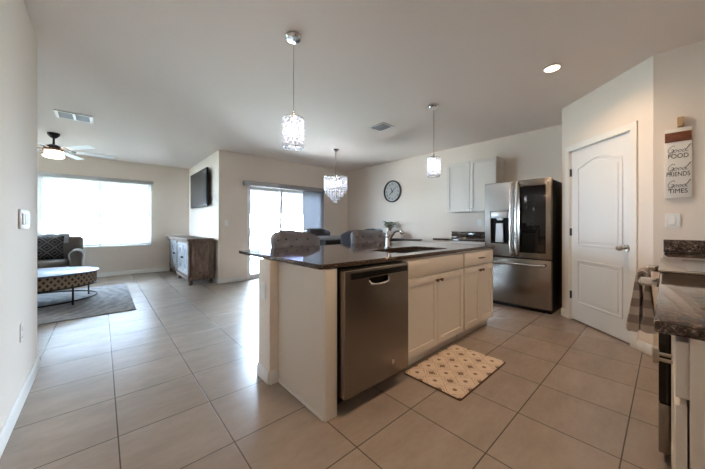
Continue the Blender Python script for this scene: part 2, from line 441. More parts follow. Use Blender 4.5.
# sliding patio door
sl = struct(MB().prism([(2.27, 0), (4.12, 0), (4.12, 2.0), (2.27, 2.0)], YS + .02, YS + .12, XZ, [rect(2.315, 4.075, .035, 1.955)]).build('door_2', M['vinyl'], smooth=False))
for x0, x1, yy in ((2.315, 3.10, YS + .075), (3.04, 4.075, YS + .035)):
    s1 = MB().prism(rect(x0, x1, .035, 1.955), yy, yy + .035, XZ, [rect(x0 + .05, x1 - .05, .10, 1.90)]).build('sash', M['vinyl'], sl, smooth=False)
    MB().box((x0 + .045, yy + .014, .095), (x1 - .045, yy + .02, 1.905)).build('pane', M['glass'], s1, smooth=False)
MB().box((2.345, YS + .055, .90), (2.365, YS + .075, 1.08), .004).build('door_handle', M['vinyl'], sl)

# pantry door
pd = struct(MB().prism(rect(.204, .981, .012, 2.036), -.05, -.015, PF).build('door_1', M['door'], bevel=.002))
def arch(u0, u1, v0, v1, rise, n=14):
    # cathedral arch: flat shoulders into a raised middle
    top = []
    for i in range(n + 1):
        t = i / n; u = u1 + (u0 - u1) * t
        top.append((u, v1 - rise * (1 - math.sin(PI * t) ** 1.3)))
    return [(u0, v0), (u1, v0)] + top
def door_panel(u0, u1, v0, v1, rise):
    o1 = arch(u0, u1, v0, v1, rise) if rise else rect(u0, u1, v0, v1)
    ins = .022
    o2 = arch(u0 + ins, u1 - ins, v0 + ins, v1 - ins, rise) if rise else rect(u0 + ins, u1 - ins, v0 + ins, v1 - ins)
    ins = .05
    o3 = arch(u0 + ins, u1 - ins, v0 + ins, v1 - ins, rise) if rise else rect(u0 + ins, u1 - ins, v0 + ins, v1 - ins)
    m = MB(); m.prism(o1, -.016, -.006, PF, [o2]); m.prism(o3, -.016, -.009, PF)
    return m.build('panel', M['door'], pd, bevel=.004)
door_panel(.30, .885, .90, 1.90, .075)
door_panel(.30, .885, .22, .735, 0)
for v in (1.78, 1.06, .30):
    MB().prism(rect(.974, .992, v - .045, v + .045), -.018, .004, PF).build('hinge', M['steel_dark'], pd)
kn = MB()
a = Vector(PF(.262, .92, -.015)); b = Vector(PF(.262, .92, .055)); kn.cyl(a, a + (b - a) * .12, .033, n=20); kn.cyl(a, b, .011, n=12)
kn.ball(PF(.262, .92, .052), .030, .030, .027); kn.build('door_knob', M['nickel'], pd)
MB().prism(rect(.206, .216, .87, .97), -.02, -.008, PF).build('latch_plate', M['steel_dark'], pd)
m = MB()
m.prism([(.135, 0), (.2, 0), (.2, 2.04), (.985, 2.04), (.985, 0), (1.05, 0), (1.05, 2.105), (.135, 2.105)], 0, .016, PF)
for q in (rect(.2, .204, 0, 2.04), rect(.981, .985, 0, 2.04), rect(.204, .981, 2.036, 2.04)): m.prism(q, -.11, 0, PF)
struct(m.build('trim_1', M['trim'], bevel=.004))
# island half wall
struct(MB().box((.90, 1.90, 0), (3.30, 2.09, .883)).build('wall_island', M['wall'], smooth=False))
base('baseboard_island', [(3.30, 2.09), (.90, 2.09), (.90, 1.90), (.965, 1.90)], -1)

# ------------------------------------------------------------------ outdoors
g0 = MB().box((-30, 8.5, -.3), (40, 60, -.12)); g0.box((1.86, 6.0, -.3), (40, 8.5, -.12)); g0.box((-30, -20, -.3), (-4.3, 8.5, -.12)); g0.box((5.2, -20, -.3), (40, 6.0, -.12))
struct(g0.build('ground', M['lawn'], smooth=False))
struct(MB().box((1.9, 6.02, -.118), (6.5, 9.0, -.03)).build('patio', M['concrete'], smooth=False))
fe = thing('garden_fence', 'white vinyl privacy fence seen through the sliding patio door', 'fence', (0, 15, -.12))
fm = MB((0, 15, -.12))
for i in range(9):
    x0 = -9 + i * 2.4
    for j in range(14): fm.box((x0 + .06 + j * .163, 14.985, -.04), (x0 + .06 + j * .163 + .158, 15.015, 1.72), .004, 1)
    fm.box((x0 + .06, 14.97, 1.66), (x0 + 2.36, 15.03, 1.76)); fm.box((x0 + .06, 14.97, .0), (x0 + 2.36, 15.03, .12))
fm.build('fence_boards', M['vinyl'], fe, smooth=False)
for i in range(10):
    x0 = -9 + i * 2.4
    MB((0, 15, -.12)).box((x0 - .06, 14.94, -.12), (x0 + .06, 15.06, 1.82), .005).lathe([(.075, 0), (.075, .02), (.0, .07)], (x0, 15, 1.82), 4).build('fence_post', M['vinyl'], fe)
hs = thing('neighbor_house', 'lavender grey stucco house beyond the white garden fence', 'house', (2, 21, -.12))
O = (2, 21, -.12)
MB(O).box((-12, 19, -.12), (14, 27, 5.6)).build('house_wall', M['stucco'], hs, smooth=False)
MB(O).prism([(18.3, 5.5), (27.7, 5.5), (23, 8.0)], -12.6, 14.6, YZ).build('house_roof', M['roof'], hs, smooth=False)
for x0, x1, z0, z1 in ((3.7, 5.2, 1.75, 2.45), (4.2, 6.2, 3.55, 3.85), (-3.2, -1.6, 1.2, 2.5), (-.2, 1.0, 1.2, 2.5), (8.3, 9.8, 1.2, 2.5)):
    f = MB(O).prism(rect(x0, x1, z0, z1), 18.93, 19.0, XZ, [rect(x0 + .08, x1 - .08, z0 + .08, z1 - .08)]).build('house_window', M['vinyl'], hs, smooth=False)
    MB(O).box((x0 + .07, 18.96, z0 + .07), (x1 - .07, 18.98, z1 - .07)).build('pane', M['plastic'], f, smooth=False)

# ------------------------------------------------------------------ window coverings
bl = thing('window_blind', 'white horizontal slat blind hanging in the bright living room window', 'blind', (-.025, YW - .04, 2.14))
O = (-.025, YW - .04, 2.14)
MB(O).box((-.98, YW - .085, 2.115), (.935, YW - .004, 2.20), .004).build('headrail', mat('grey_valance', rgb(186, 184, 182), .5), bl)
sm_ = MB(O); z = 2.10; tl = R(5)
while z > .735:
    dy, dz = .024 * math.cos(tl), .024 * math.sin(tl)
    sm_.prism([(YW - .042 - dy, z - dz), (YW - .042 - dy, z - dz + .0025), (YW - .042 + dy, z + dz + .0025), (YW - .042 + dy, z + dz)], -.94, .89, YZ)
    z -= .0425
sm_.build('slats', M['slat'], bl, smooth=False)
MB(O).box((-.94, YW - .065, .70), (.89, YW - .02, .722), .004).build('bottom_rail', M['slat'], bl)
for x in (-.88, -.03, .83):
    MB(O).box((x - .004, YW - .069, .70), (x + .004, YW - .067, 2.12)).build('ladder_tape', M['plastic'], bl, smooth=False)
vb = thing('vertical_blind', 'grey vertical blind drawn back beside the sliding patio door', 'blind', (3.2, YS - .06, 2.0))
O = (3.2, YS - .06, 2.0)
MB(O).box((2.18, YS - .11, 1.965), (4.26, YS - .002, 2.065), .004).build('valance', mat('grey_blind_valance', rgb(160, 157, 157), .5), vb)
vm = MB(O)
for i in range(15):
    x = 3.63 + i * .037; a_ = R(112)
    dx, dy = .043 * math.cos(a_), .043 * math.sin(a_)
    vm.prism([(x - dx, YS - .055 - dy), (x + dx, YS - .055 + dy), (x + dx + .002, YS - .055 + dy), (x - dx + .002, YS - .055 - dy)], .03, 1.97)
vm.build('vanes', M['vane'], vb, smooth=False)

# ------------------------------------------------------------------ island
MB((0, 0, 0))
O = (1.0, 1.6, 0)
ep = thing('island_end_panel', 'white painted end panel closing the island beside the dishwasher', 'cabinet panel', O)
MB(O).box((.964, 1.345, 0), (.982, 1.90, .883)).build('side_panel', M['cabinet'], ep, smooth=False)
MB(O).box((.964, 1.316, 0), (1.051, 1.345, .883), .002).build('filler_stile', M['cabinet'], ep)
MB(O).box((.957, 1.33, 0), (.964, 1.899, .022), .002).build('shoe_molding', M['trim'], ep)
# countertop
cto = [(.93, 1.36), (.935, 1.335), (.95, 1.32), (.98, 1.31), (3.36, 1.31), (3.36, 2.60), (.93, 2.60)]
so = MB((2.1, 1.9, .884)).prism(cto, .884, .914, XY, [rrect(1.80, 2.55, 1.43, 1.83, .05)]).build('island_countertop', M['granite'], loc=(2.1, 1.9, .884), bevel=.006)
tag(so, 'dark speckled granite countertop spanning the kitchen island with sink cutout', 'countertop')
# sink
O = (2.175, 1.63, .66)
sk = thing('kitchen_sink', 'undermount stainless steel sink set into the island countertop', 'sink', O)
sm_ = MB(O)
sm_.prism(rrect(1.785, 2.565, 1.415, 1.845, .06), .868, .8835, XY, [rrect(1.80, 2.55, 1.43, 1.83, .05)])
for x0, x1 in ((1.795, 2.165), (2.185, 2.555)):
    sm_.prism(rrect(x0, x1, 1.425, 1.835, .06), .67, .868, XY, [rrect(x0 + .008, x1 - .008, 1.433, 1.827, .055)])
    sm_.prism(rrect(x0, x1, 1.425, 1.835, .06), .66, .67)
sm_.build('basin', M['sink'], sk)
for x in (1.98, 2.37): MB(O).lathe([(.045, .67), (.045, .674), (.03, .675), (.0, .672)], (x, 1.63, 0), 24).build('drain', M['chrome'], sk)
# faucet
O = (2.14, 1.865, .914)
fa = thing('kitchen_faucet', 'chrome single handle faucet standing behind the island sink', 'faucet', O)
MB(O).lathe([(.034, .914), (.034, .922), (.026, .930), (.023, .95), (.023, 1.02), (.0, 1.022)], (2.14, 1.865, 0), 24).build('body', M['chrome'], fa)
MB(O).tube(smooth_path([(2.145, 1.855, .985), (2.152, 1.832, 1.03), (2.162, 1.80, 1.075), (2.172, 1.765, 1.09), (2.18, 1.735, 1.085), (2.186, 1.712, 1.06)], 5), [.015] * 20 + [.016, .018, .020, .020, .020, .018], 14).build('spout', M['chrome'], fa)
MB(O).lathe([(.022, 1.023), (.024, 1.03), (.020, 1.05), (.013, 1.07), (.011, 1.095), (.0, 1.10)], (2.14, 1.865, 0), 20).build('lever', M['chrome'], fa)

def shaker(m, u0, u1, v0, v1, yf, t=.019, fr=.055, sgn=-1, frame=XZ):
    """slab door with a recessed flat panel; outer face at yf, front towards sgn"""
    m.prism(rect(u0, u1, v0, v1), yf, yf - sgn * t, frame, [rect(u0 + fr, u1 - fr, v0 + fr, v1 - fr)])
    m.prism(rect(u0 + fr - .002, u1 - fr + .002, v0 + fr - .002, v1 - fr + .002), yf - sgn * .009, yf - sgn * t, frame)
    return m
def knob(parent, O, p, n, mm='bronze'):
    p = Vector(p); n = Vector(n)
    return MB(O).cyl(p, p + n * .018, .006, n=10).cyl(p + n * .016, p + n * .028, .013, .014, 16).build('knob', M[mm], parent)
def pull(parent, O, a, b, n, mm='bronze', r=.006, off=.03):
    a, b, n = Vector(a), Vector(b), Vector(n); d = (b - a).normalized()
    m = MB(O).tube([a - d * .012 + n * off, b + d * .012 + n * off], r, 10); m.cyl(a, a + n * off, r * .9, n=10); m.cyl(b, b + n * off, r * .9, n=10)
    return m.build('pull', M[mm], parent)
def island_cab(name, label, x0, x1, drawer_pull, sink=False):
    O = (x0, 1.6, 0)
    t = thing(name, label, 'cabinet', O)
    m = MB(O)
    if sink:
        m.box((x0, 1.34, .10), (x0 + .018, 1.895, .883)); m.box((x1 - .018, 1.34, .10), (x1, 1.895, .883)); m.box((x0, 1.34, .10), (x1, 1.895, .118))
        m.prism(rect(x0, x1, .10, .883), 1.34, 1.36, XZ, [rect(x0 + .05, x1 - .05, .14, .64)])
    else: m.box((x0, 1.34, .10), (x1, 1.895, .883))
    m.build('carcass', M['cabinet'], t, smooth=False)
    MB(O).box((x0, 1.40, 0), (x1, 1.42, .10)).build('toe_kick', M['cabinet'], t, smooth=False)
    xm = (x0 + x1) / 2
    dr = MB(O).box((x0 + .012, 1.32, .732), (x1 - .012, 1.34, .868), .002).build('drawer_front', M['cabinet'], t)
    if drawer_pull: pull(dr, O, (xm - .035, 1.32, .80), (xm + .035, 1.32, .80), (0, -1, 0))
    for a, b, kx in ((x0 + .012, xm - .002, xm - .032), (xm + .002, x1 - .012, xm + .032)):
        d = shaker(MB(O), a, b, .112, .718, 1.32).build('door', M['cabinet'], t, bevel=.0015)
        knob(d, O, (kx, 1.32, .672), (0, -1, 0))
island_cab('sink_base_cabinet', 'white shaker base cabinet under the island sink, beside the dishwasher', 1.70, 2.635, False, True)
island_cab('drawer_base_cabinet', 'white shaker base cabinet with drawer at fridge end of island', 2.645, 3.33, True)

# dishwasher
O = (1.36, 1.55, 0)
dw = thing('dishwasher', 'stainless steel dishwasher built into the island end', 'dishwasher', O)
MB(O).box((1.062, 1.325, .10), (1.685, 1.89, .87)).build('tub', M['steel_dark'], dw, smooth=False)
MB(O).box((1.062, 1.40, 0), (1.685, 1.42, .10)).build('toe_kick', M['black'], dw, smooth=False)
dd = MB(O).prism(rect(1.066, 1.676, .105, .868), 1.262, 1.322, XZ, [rrect(1.265, 1.455, .762, .806, .018)]).build('door', M['steel'], dw, bevel=.004)
MB(O).box((1.115, 1.258, .812), (1.66, 1.264, .850), .001).build('control_strip', M['black'], dd)
MB(O).box((1.255, 1.30, .755), (1.465, 1.318, .812)).build('handle_recess', M['black'], dd, smooth=False)
MB(O).tube(smooth_path([(1.268, 1.262, .79), (1.285, 1.250, .770), (1.36, 1.246, .762), (1.435, 1.250, .770), (1.452, 1.262, .79)], 5), .006, 10).build('handle', M['chrome'], dd)
MB(O).lathe([(.0, 1.258), (.016, 1.258), (.016, 1.263)], (1.50, 0, .20), 20, 'Y').build('emblem', M['nickel'], dd)

# ------------------------------------------------------------------ fridge
O = (4.62, 1.385, 0)
fr = thing('refrigerator', 'stainless steel french door refrigerator with dark glass panel and dispenser', 'refrigerator', O)
FX = 4.235
MB(O).box((4.30, .975, .03), (4.99, 1.80, 1.735), .008).build('cabinet_body', M['steel_dark'], fr)
MB(O).box((4.29, .985, .0), (4.95, 1.79, .035)).build('kick_plate', M['black'], fr, smooth=False)
l_ = MB(O).prism(rect(1.397, 1.802, .70, 1.752), FX, 4.297, YZ, [rect(1.475, 1.715, .885, 1.335)]).build('door', M['steel'], fr, bevel=.010)
dp = MB(O).box((FX + .045, 1.478, .888), (FX + .055, 1.712, 1.332)).box((FX + .002, 1.478, .888), (FX + .05, 1.712, .90)).build('dispenser', M['black'], l_, smooth=False)
MB(O).box((FX - .008, 1.480, 1.245), (FX + .04, 1.712, 1.335), .006).build('dispenser_panel', M['dispenser'], dp)
MB(O).prism([(1.55, 1.245), (1.64, 1.245), (1.625, 1.215), (1.565, 1.215)], FX, FX + .035, YZ).build('spout', M['dispenser'], dp)
MB(O).prism([(1.545, .90), (1.655, .90), (1.645, 1.17), (1.555, 1.17)], FX + .005, FX + .03, YZ).build('paddle', M['dispenser'], dp, bevel=.004)
r_ = MB(O).box((FX, .972, .70), (4.297, 1.393, 1.752), .010).build('door', M['steel'], fr)
MB(O).box((FX - .003, 1.035, .775), (FX + .003, 1.335, 1.665), .002).build('glass_panel', M['black_glass'], r_)
MB(O).lathe([(.0, -.002), (.012, -.002), (.012, .004)], (FX, 1.01, 1.708), 16, 'X').build('emblem', M['emblem'], r_)
for p, y in ((l_, 1.43), (r_, 1.362)):
    MB(O).tube(smooth_path([(FX, y, 1.74), (FX - .045, y, 1.70), (FX - .06, y, 1.55), (FX - .065, y, 1.22), (FX - .06, y, .90), (FX - .045, y, .76), (FX, y, .735)], 6), .017, 12).build('handle', M['chrome'], p)
f_ = MB(O).box((FX, .972, .055), (4.297, 1.802, .688), .010).build('freezer_drawer', M['steel'], fr)
MB(O).tube(smooth_path([(FX, 1.04, .63), (FX - .05, 1.065, .625), (FX - .062, 1.20, .62), (FX - .062, 1.387, .62), (FX - .062, 1.58, .62), (FX - .05, 1.715, .625), (FX, 1.74, .63)], 6), .017, 12).build('handle', M['chrome'], f_)

# ------------------------------------------------------------------ cabinets by the fridge
O = (4.87, 2.25, 1.375)
uc = thing('wall_cabinet', 'white shaker wall cabinet hanging to the left of the refrigerator', 'cabinet', O)
MB(O).box((4.72, 1.82, 1.375), (XC - .001, 2.69, 2.25)).build('carcass', M['cabinet'], uc, smooth=False)
for a, b, ky in ((1.824, 2.253, 2.228), (2.257, 2.686, 2.284)):
    d = shaker(MB(O), a, b, 1.379, 2.246, 4.70, frame=YZ).build('door', M['cabinet'], uc, bevel=.0015)
    knob(d, O, (4.70, ky, 1.42), (-1, 0, 0), 'nickel')
O = (4.7, 2.3, 0)
bc = thing('base_cabinet', 'white base cabinet on the clock wall next to the refrigerator', 'cabinet', O)
MB(O).box((4.42, 1.83, .10), (XC - .015, 2.74, .883)).build('carcass', M['cabinet'], bc, smooth=False)
MB(O).box((4.47, 1.83, 0), (4.49, 2.74, .10)).build('toe_kick', M['cabinet'], bc, smooth=False)
MB(O).box((4.40, 1.84, .732), (4.42, 2.73, .868), .002).build('drawer_front', M['cabinet'], bc)
for a, b, ky in ((1.84, 2.283, 2.25), (2.287, 2.73, 2.32)):
    d = shaker(MB(O), a, b, .112, .718, 4.40, frame=YZ).build('door', M['cabinet'], bc, bevel=.0015)
    knob(d, O, (4.40, ky, .672), (-1, 0, 0), 'nickel')
tag(MB((4.7, 2.3, .884)).box((4.38, 1.82, .884), (XC - .002, 2.77, .914), .004).build('countertop', M['granite'], loc=(4.7, 2.3, .884)), 'short dark granite countertop on the clock wall beside the refrigerator', 'countertop')
tag(MB((5.0, 2.3, .914)).box((XC - .024, 1.82, .9145), (XC - .002, 2.765, 1.025), .002).build('granite_backsplash', M['granite'], loc=(5.0, 2.3, .914)), 'low granite backsplash strip under the hanging wall cabinet', 'backsplash')

# ------------------------------------------------------------------ counter run with range
O = (1.48, -.3, 0)
nc = thing('base_cabinet', 'white base cabinet at the photo edge beside the oven range', 'cabinet', O)
MB(O).box((1.005, -.64, 0.10), (1.968, -.036, .883)).box((1.06, -.63, 0), (1.96, -.1, .10)).build('carcass', M['cabinet'], nc, smooth=False)
MB(O).box((.998, -.64, 0), (1.005, -.034, .883)).build('end_panel', M['cabinet'], nc, smooth=False)
d = MB(O).box((1.012, -.034, .735), (1.960, -.012, .868), .002).build('drawer_front', M['cabinet'], nc)
pull(d, O, (1.446, -.012, .80), (1.526, -.012, .80), (0, 1, 0), 'nickel', .007, .035)
for a, b, kx in ((1.012, 1.484, 1.455), (1.488, 1.960, 1.518)):
    d = shaker(MB(O), a, b, .112, .718, -.012, sgn=1).build('door', M['cabinet'], nc, bevel=.0015)
    p = Vector((kx, -.012, .672)); n = Vector((0, 1, 0))
    MB(O).cyl(p, p + n * .034, .006, n=10).cyl(p + n * .032, p + n * .046, .015, .016, 16).build('knob', M['nickel'], d)
tag(MB((1.48, -.3, .884)).box((.986, -.645, .884), (1.972, .022, .914), .006).build('countertop', M['granite'], loc=(1.48, -.3, .884)), 'polished granite countertop in the near corner, in front of the range', 'countertop')
O = (3.16, -.3, 0)
fc = thing('base_cabinet', 'white base cabinet between the range and the wall with the sign', 'cabinet', O)
MB(O).box((2.742, -.64, .10), (XS - .004, -.036, .883)).box((2.742, -.6, 0), (XS - .004, -.1, .10)).build('carcass', M['cabinet'], fc, smooth=False)
d = MB(O).box((2.752, -.034, .735), (3.57, -.012, .868), .002).build('drawer_front', M['cabinet'], fc)
pull(d, O, (3.12, -.012, .80), (3.20, -.012, .80), (0, 1, 0), 'nickel', .007, .035)
for a, b in ((2.752, 3.158), (3.162, 3.57)): shaker(MB(O), a, b, .112, .718, -.012, sgn=1).build('door', M['cabinet'], fc, bevel=.0015)
tag(MB((3.16, -.3, .884)).box((2.738, -.645, .884), (XS - .001, .022, .914), .006).build('countertop', M['granite'], loc=(3.16, -.3, .884)), 'granite countertop between the range and the wall with the sign', 'countertop')
tag(MB((3.57, -.3, .914)).box((XS - .024, -.645, .9145), (XS - .002, .022, 1.02), .002).build('granite_backsplash', M['granite'], loc=(3.57, -.3, .914)), 'speckled granite backsplash strip on the wall under the sign', 'backsplash')
O = (2.355, -.3, 0)
ra = thing('oven_range', 'black and stainless slide-in range with towel on its handle', 'oven', O)
MB(O).box((1.978, -.64, .02), (2.732, -.015, .90)).build('range_body', M['black'], ra, smooth=False)
MB(O).box((1.974, -.64, .916), (2.736, .03, .928), .003).box((1.978, -.635, .90), (2.732, .0, .916)).build('cooktop', M['steel'], ra)
MB(O).box((2.03, -.60, .928), (2.68, -.06, .9295)).build('glass_top', M['cooktop'], ra, smooth=False)
od = MB(O).box((1.982, -.015, .30), (2.728, .028, .80), .004).build('oven_door', M['black_glass'], ra)
MB(O).box((1.982, -.015, .805), (2.728, .026, .90), .004).build('control_panel', M['steel'], ra)
MB(O).box((1.982, -.015, .06), (2.728, .028, .295), .004).build('warming_drawer', M['steel'], ra)
h_ = MB(O).tube(smooth_path([(2.02, .085, .860), (2.2, .090, .860), (2.36, .091, .860), (2.52, .090, .860), (2.69, .085, .860)], 4), .013, 12)
for x in (2.03, 2.68): h_.box((x - .018, .024, .840), (x + .018, .092, .880), .006)
h_.build('handle', M['chrome'], ra)
# towel folded double over the handle, its two ends flaring apart
O = (2.30, .09, .56)
TO = smooth_path([(.046, .572, 0), (.052, .66, 0), (.059, .76, 0), (.063, .84, 0), (.069, .876, 0), (.0905, .892, 0), (.112, .876, 0), (.118, .84, 0), (.127, .74, 0), (.137, .65, 0), (.146, .565, 0),
    (.125, .560, 0), (.101, .566, 0), (.099, .64, 0), (.097, .72, 0), (.100, .80, 0), (.107, .845, 0), (.1065, .865, 0), (.0905, .877, 0), (.0745, .865, 0), (.074, .845, 0), (.082, .80, 0), (.0885, .72, 0), (.089, .64, 0), (.090, .57, 0), (.068, .566, 0), (.047, .571, 0)], 3)
tb = bmesh.new(); rows = []
for i in range(15):
    u = i / 14; x = 2.19 + .21 * u; row = []
    for p in TO:
        q = max(0., min(1., (.87 - p.y) / .3)); f = 1 if p.x > .09 else -1
        dy = q * (.008 * math.sin(u * 9 + f) + .004 * math.sin(u * 21 + p.y * 9))
        row.append(tb.verts.new((x - O[0] + q * (u - .5) * .03, p.x + dy - O[1], p.y - O[2])))
    rows.append(row)
for A, B in zip(rows, rows[1:]):
    for i in range(len(A)): tb.faces.new((A[i], A[(i + 1) % len(A)], B[(i + 1) % len(A)], B[i]))
tb.faces.new(rows[0]); tb.faces.new(rows[-1][::-1])
tw = MB(); tw._merge(tb)
tag(tw.build('kitchen_towel', M['towel'], loc=O), 'grey and cream checked kitchen towel draped over the range handle', 'towel')

# ------------------------------------------------------------------ kitchen mat
O = (2.115, 1.125, 0)
km = thing('kitchen_mat', 'tan cushioned mat with brown medallions in front of the sink cabinet', 'mat', O)
MB(O).prism(rrect(1.73, 2.50, .89, 1.355, .02), .001, .010).build('mat_edge', mat('brown_mat_edge', rgb(82, 58, 44), .7), km)
MB(O).prism(rrect(1.735, 2.495, .895, 1.35, .018), .010, .0125).build('mat_top', M['mat'], km)

# ------------------------------------------------------------------ switches, outlets, vents
def on_left(p, n): pass
O = (XL, 2.80, 1.18)
sw = thing('light_switch', 'white multi-gang rocker switch plate on the left wall', 'light switch', O)
MB(O).box((XL + .0005, 2.66, 1.12), (XL + .012, 2.93, 1.24), .003).build('plate', M['plastic'], sw)
for i in range(4): MB(O).box((XL + .010, 2.685 + i * .062, 1.145), (XL + .020, 2.715 + i * .062, 1.215), .003).build('rocker', M['plastic'], sw)
def outlet(name, label, frame, u, v, w, s):
    o = Vector(frame(u, v, w)); t = thing(name, label, 'outlet', o)
    MB(o).prism(rrect(u - .036, u + .036, v - .058, v + .058, .006), w + s * .0005, w + s * .006, frame).build('plate', M['plastic'], t, bevel=.002)
    for q in (-.022, .022): MB(o).prism(oval(u, v + q, .015, .016, 16), w + s * .006, w + s * .009, frame).build('receptacle', M['plastic'], t)
    return t
outlet('wall_outlet', 'white electrical outlet low on the left wall', YZ, 2.74, .46, XL, 1)
outlet('wall_outlet', 'white electrical outlet on the end of the island half wall', YZ, 2.0, .655, .90, -1)
outlet('wall_outlet', 'white electrical outlet above the backsplash under the wall cabinet', YZ, 2.23, 1.19, XC, -1)
def switch(label, frame, u, v, w, s, wd=.06):
    o = Vector(frame(u, v, w)); t = thing('light_switch', label, 'light switch', o)
    MB(o).prism(rrect(u - wd, u + wd, v - .06, v + .06, .006), w + s * .0005, w + s * .007, frame).build('plate', M['plastic'], t, bevel=.002)
    n = 2 if wd > .05 else 1
    for i in range(n):
        uu = u + (i - (n - 1) / 2) * .046
        MB(o).prism(rect(uu - .017, uu + .017, v - .034, v + .034), w + s * .007, w + s * .012, frame).build('rocker', M['plastic'], t, bevel=.002)
switch('white double rocker switch on the wall below the sign', YZ, -.03, 1.18, XS, -1, .043)
switch('white single switch on the wall left of the sliding door', XZ, 1.86, 1.19, YS, -1, .036)
# ceiling vents
O = (-.275, 5.35, H)
v1 = thing('ceiling_vent', 'white ceiling vent with two louvered grey panels near the fan', 'vent', O)
MB(O).prism(rect(-.46, -.09, 5.19, 5.51), H - .016, H - .001, XY, [rect(-.425, -.29, 5.215, 5.485), rect(-.262, -.125, 5.215, 5.485)]).build('frame', M['plastic'], v1, bevel=.002)
for x0, x1 in ((-.425, -.29), (-.262, -.125)):
    lm = MB(O).box((x0, 5.215, H - .003), (x1, 5.485, H - .001))
    for i in range(11): y = 5.225 + i * .024; lm.prism([(y, H - .004), (y + .004, H - .004), (y + .018, H - .013), (y + .014, H - .013)], x0, x1, YZ)
    lm.build('louvers', M['plastic_grey'], v1, smooth=False)
O = (3.13, 2.855, H)
v2 = thing('ceiling_vent', 'square grey ceiling vent above the dining side of the island', 'vent', O)
MB(O).prism(rect(3.0, 3.26, 2.71, 3.0), H - .012, H - .001, XY, [rect(3.025, 3.235, 2.735, 2.975)]).build('frame', M['plastic'], v2, bevel=.002)
lm = MB(O).box((3.025, 2.735, H - .003), (3.235, 2.975, H - .001))
for i in range(10): y = 2.74 + i * .024; lm.prism([(y, H - .004), (y + .004, H - .004), (y + .018, H - .013), (y + .014, H - .013)], 3.025, 3.235, YZ)
lm.build('louvers', M['plastic_grey'], v2, smooth=False)
# recessed lights
O = (3.16, .722, H)
rl = thing('recessed_light', 'lit round recessed ceiling light in front of the pantry door', 'ceiling light', (3.16, .722, H), 0, 'recessed ceiling lights')
MB().lathe([(.078, -.001), (.078, -.006), (.060, -.010), (.056, -.003)], (0, 0, 0), 32).build('trim_ring', M['trim'], rl)
MB().lathe([(.0, -.004), (.056, -.004), (.056, -.002), (0, -.002)], (0, 0, 0), 32).build('lens', M['can_lens'], rl)
ld = bpy.data.lights.new('downlight', 'AREA'); ld.shape = 'DISK'; ld.size = .10; ld.energy = CAN_POWER; ld.color = CAN_COLOR; ld.spread = R(150)
lo = bpy.data.objects.new('downlight', ld); COL.objects.link(lo); lo.parent = rl; lo.location = (0, 0, -.012)
copy_tree(rl, loc=(1.1, .722, H), label='added recessed ceiling light over the kitchen aisle, just out of frame')  # second downlight, added out of view to help light the kitchen

# ------------------------------------------------------------------ pendants and chandelier
def crystals(r, z0, z1, cols, rows, O):
    m = MB()
    for i in range(cols):
        for j in range(rows):
            a = 2 * PI * (i + .5 * (j % 2)) / cols; z = z0 + (z1 - z0) * (j + .5) / rows
            m.gem((r * math.cos(a), r * math.sin(a), z), PI * r / cols * 1.02, (z1 - z0) / rows * .56)
    return m
pe = thing('pendant_light', 'crystal cylinder pendant hanging over the dishwasher end of the island', 'pendant light', (1.118, 1.945, H), 0, 'crystal pendants over the island')
MB().lathe([(.062, -.001), (.062, -.016), (.052, -.030), (.02, -.036), (0, -.037)], (0, 0, 0), 32).build('canopy', M['chrome'], pe)
MB().cyl((0, 0, -.034), (0, 0, -.60), .0028, n=8).build('cord', M['nickel'], pe)
MB().lathe([(.0, -.598), (.012, -.598), (.014, -.635), (.03, -.645), (.0, -.648)], (0, 0, 0), 20).build('socket_cap', M['chrome'], pe)
for z in (-.644, -.872):
    sh = MB().tube([(.074 * math.cos(t * PI / 16), .074 * math.sin(t * PI / 16), z) for t in range(32)], .004, 6, True)
    if z > -.7:
        for t in range(4): sh.tube([(0, 0, -.642), (.074 * math.cos(t * PI / 2), .074 * math.sin(t * PI / 2), -.644)], .003, 6)
    sh.build('shade_ring', M['chrome'], pe)
cc = crystals(.074, -.872, -.648, 13, 7, None).build('crystal_curtain', M['crystal'], pe, smooth=False); cc['kind'] = 'stuff'
MB().ball((0, 0, -.74), .032, .032, .045).build('bulb', M['bulb'], pe)
copy_tree(pe, loc=(3.06, 1.92, H), label='crystal cylinder pendant hanging over the fridge end of the island')
ch = thing('chandelier', 'round crystal drum chandelier with hanging drops above the dining table', 'chandelier', (3.38, 4.28, H))
MB().lathe([(.065, -.001), (.065, -.018), (.05, -.034), (0, -.04)], (0, 0, 0), 32).build('canopy', M['chrome'], ch)
MB().cyl((0, 0, -.036), (0, 0, -.60), .004, n=8).build('rod', M['nickel'], ch)
fm = MB()
for z in (-.545, -.795): fm.tube([(.216 * math.cos(t * PI / 24), .216 * math.sin(t * PI / 24), z) for t in range(48)], .006, 6, True)
for t in range(6): fm.tube([(0, 0, -.56), (.216 * math.cos(t * PI / 3), .216 * math.sin(t * PI / 3), -.545)], .004, 6)
for t in range(6): fm.tube([(.216 * math.cos(t * PI / 3), .216 * math.sin(t * PI / 3), -.545), (.216 * math.cos(t * PI / 3), .216 * math.sin(t * PI / 3), -.795)], .003, 6)
fm.build('frame', M['chrome'], ch)
cc = crystals(.216, -.795, -.56, 28, 6, None).build('crystal_drum', M['crystal'], ch, smooth=False); cc['kind'] = 'stuff'
dm = MB()
for r, n, z0, z1 in ((.195, 14, -.82, -.865), (.145, 11, -.82, -.925), (.085, 7, -.82, -.985), (.03, 3, -.82, -1.045)):
    for i in range(n):
        a = 2 * PI * i / n
        for j in range(2): dm.gem((r * math.cos(a), r * math.sin(a), z1 + .018 + j * .05), .017, .030)
        dm.tube([(r * math.cos(a), r * math.sin(a), z1 + .06), (r * math.cos(a), r * math.sin(a), -.795)], .0012, 4)
cc = dm.build('crystal_drops', M['crystal'], ch, smooth=False); cc['kind'] = 'stuff'
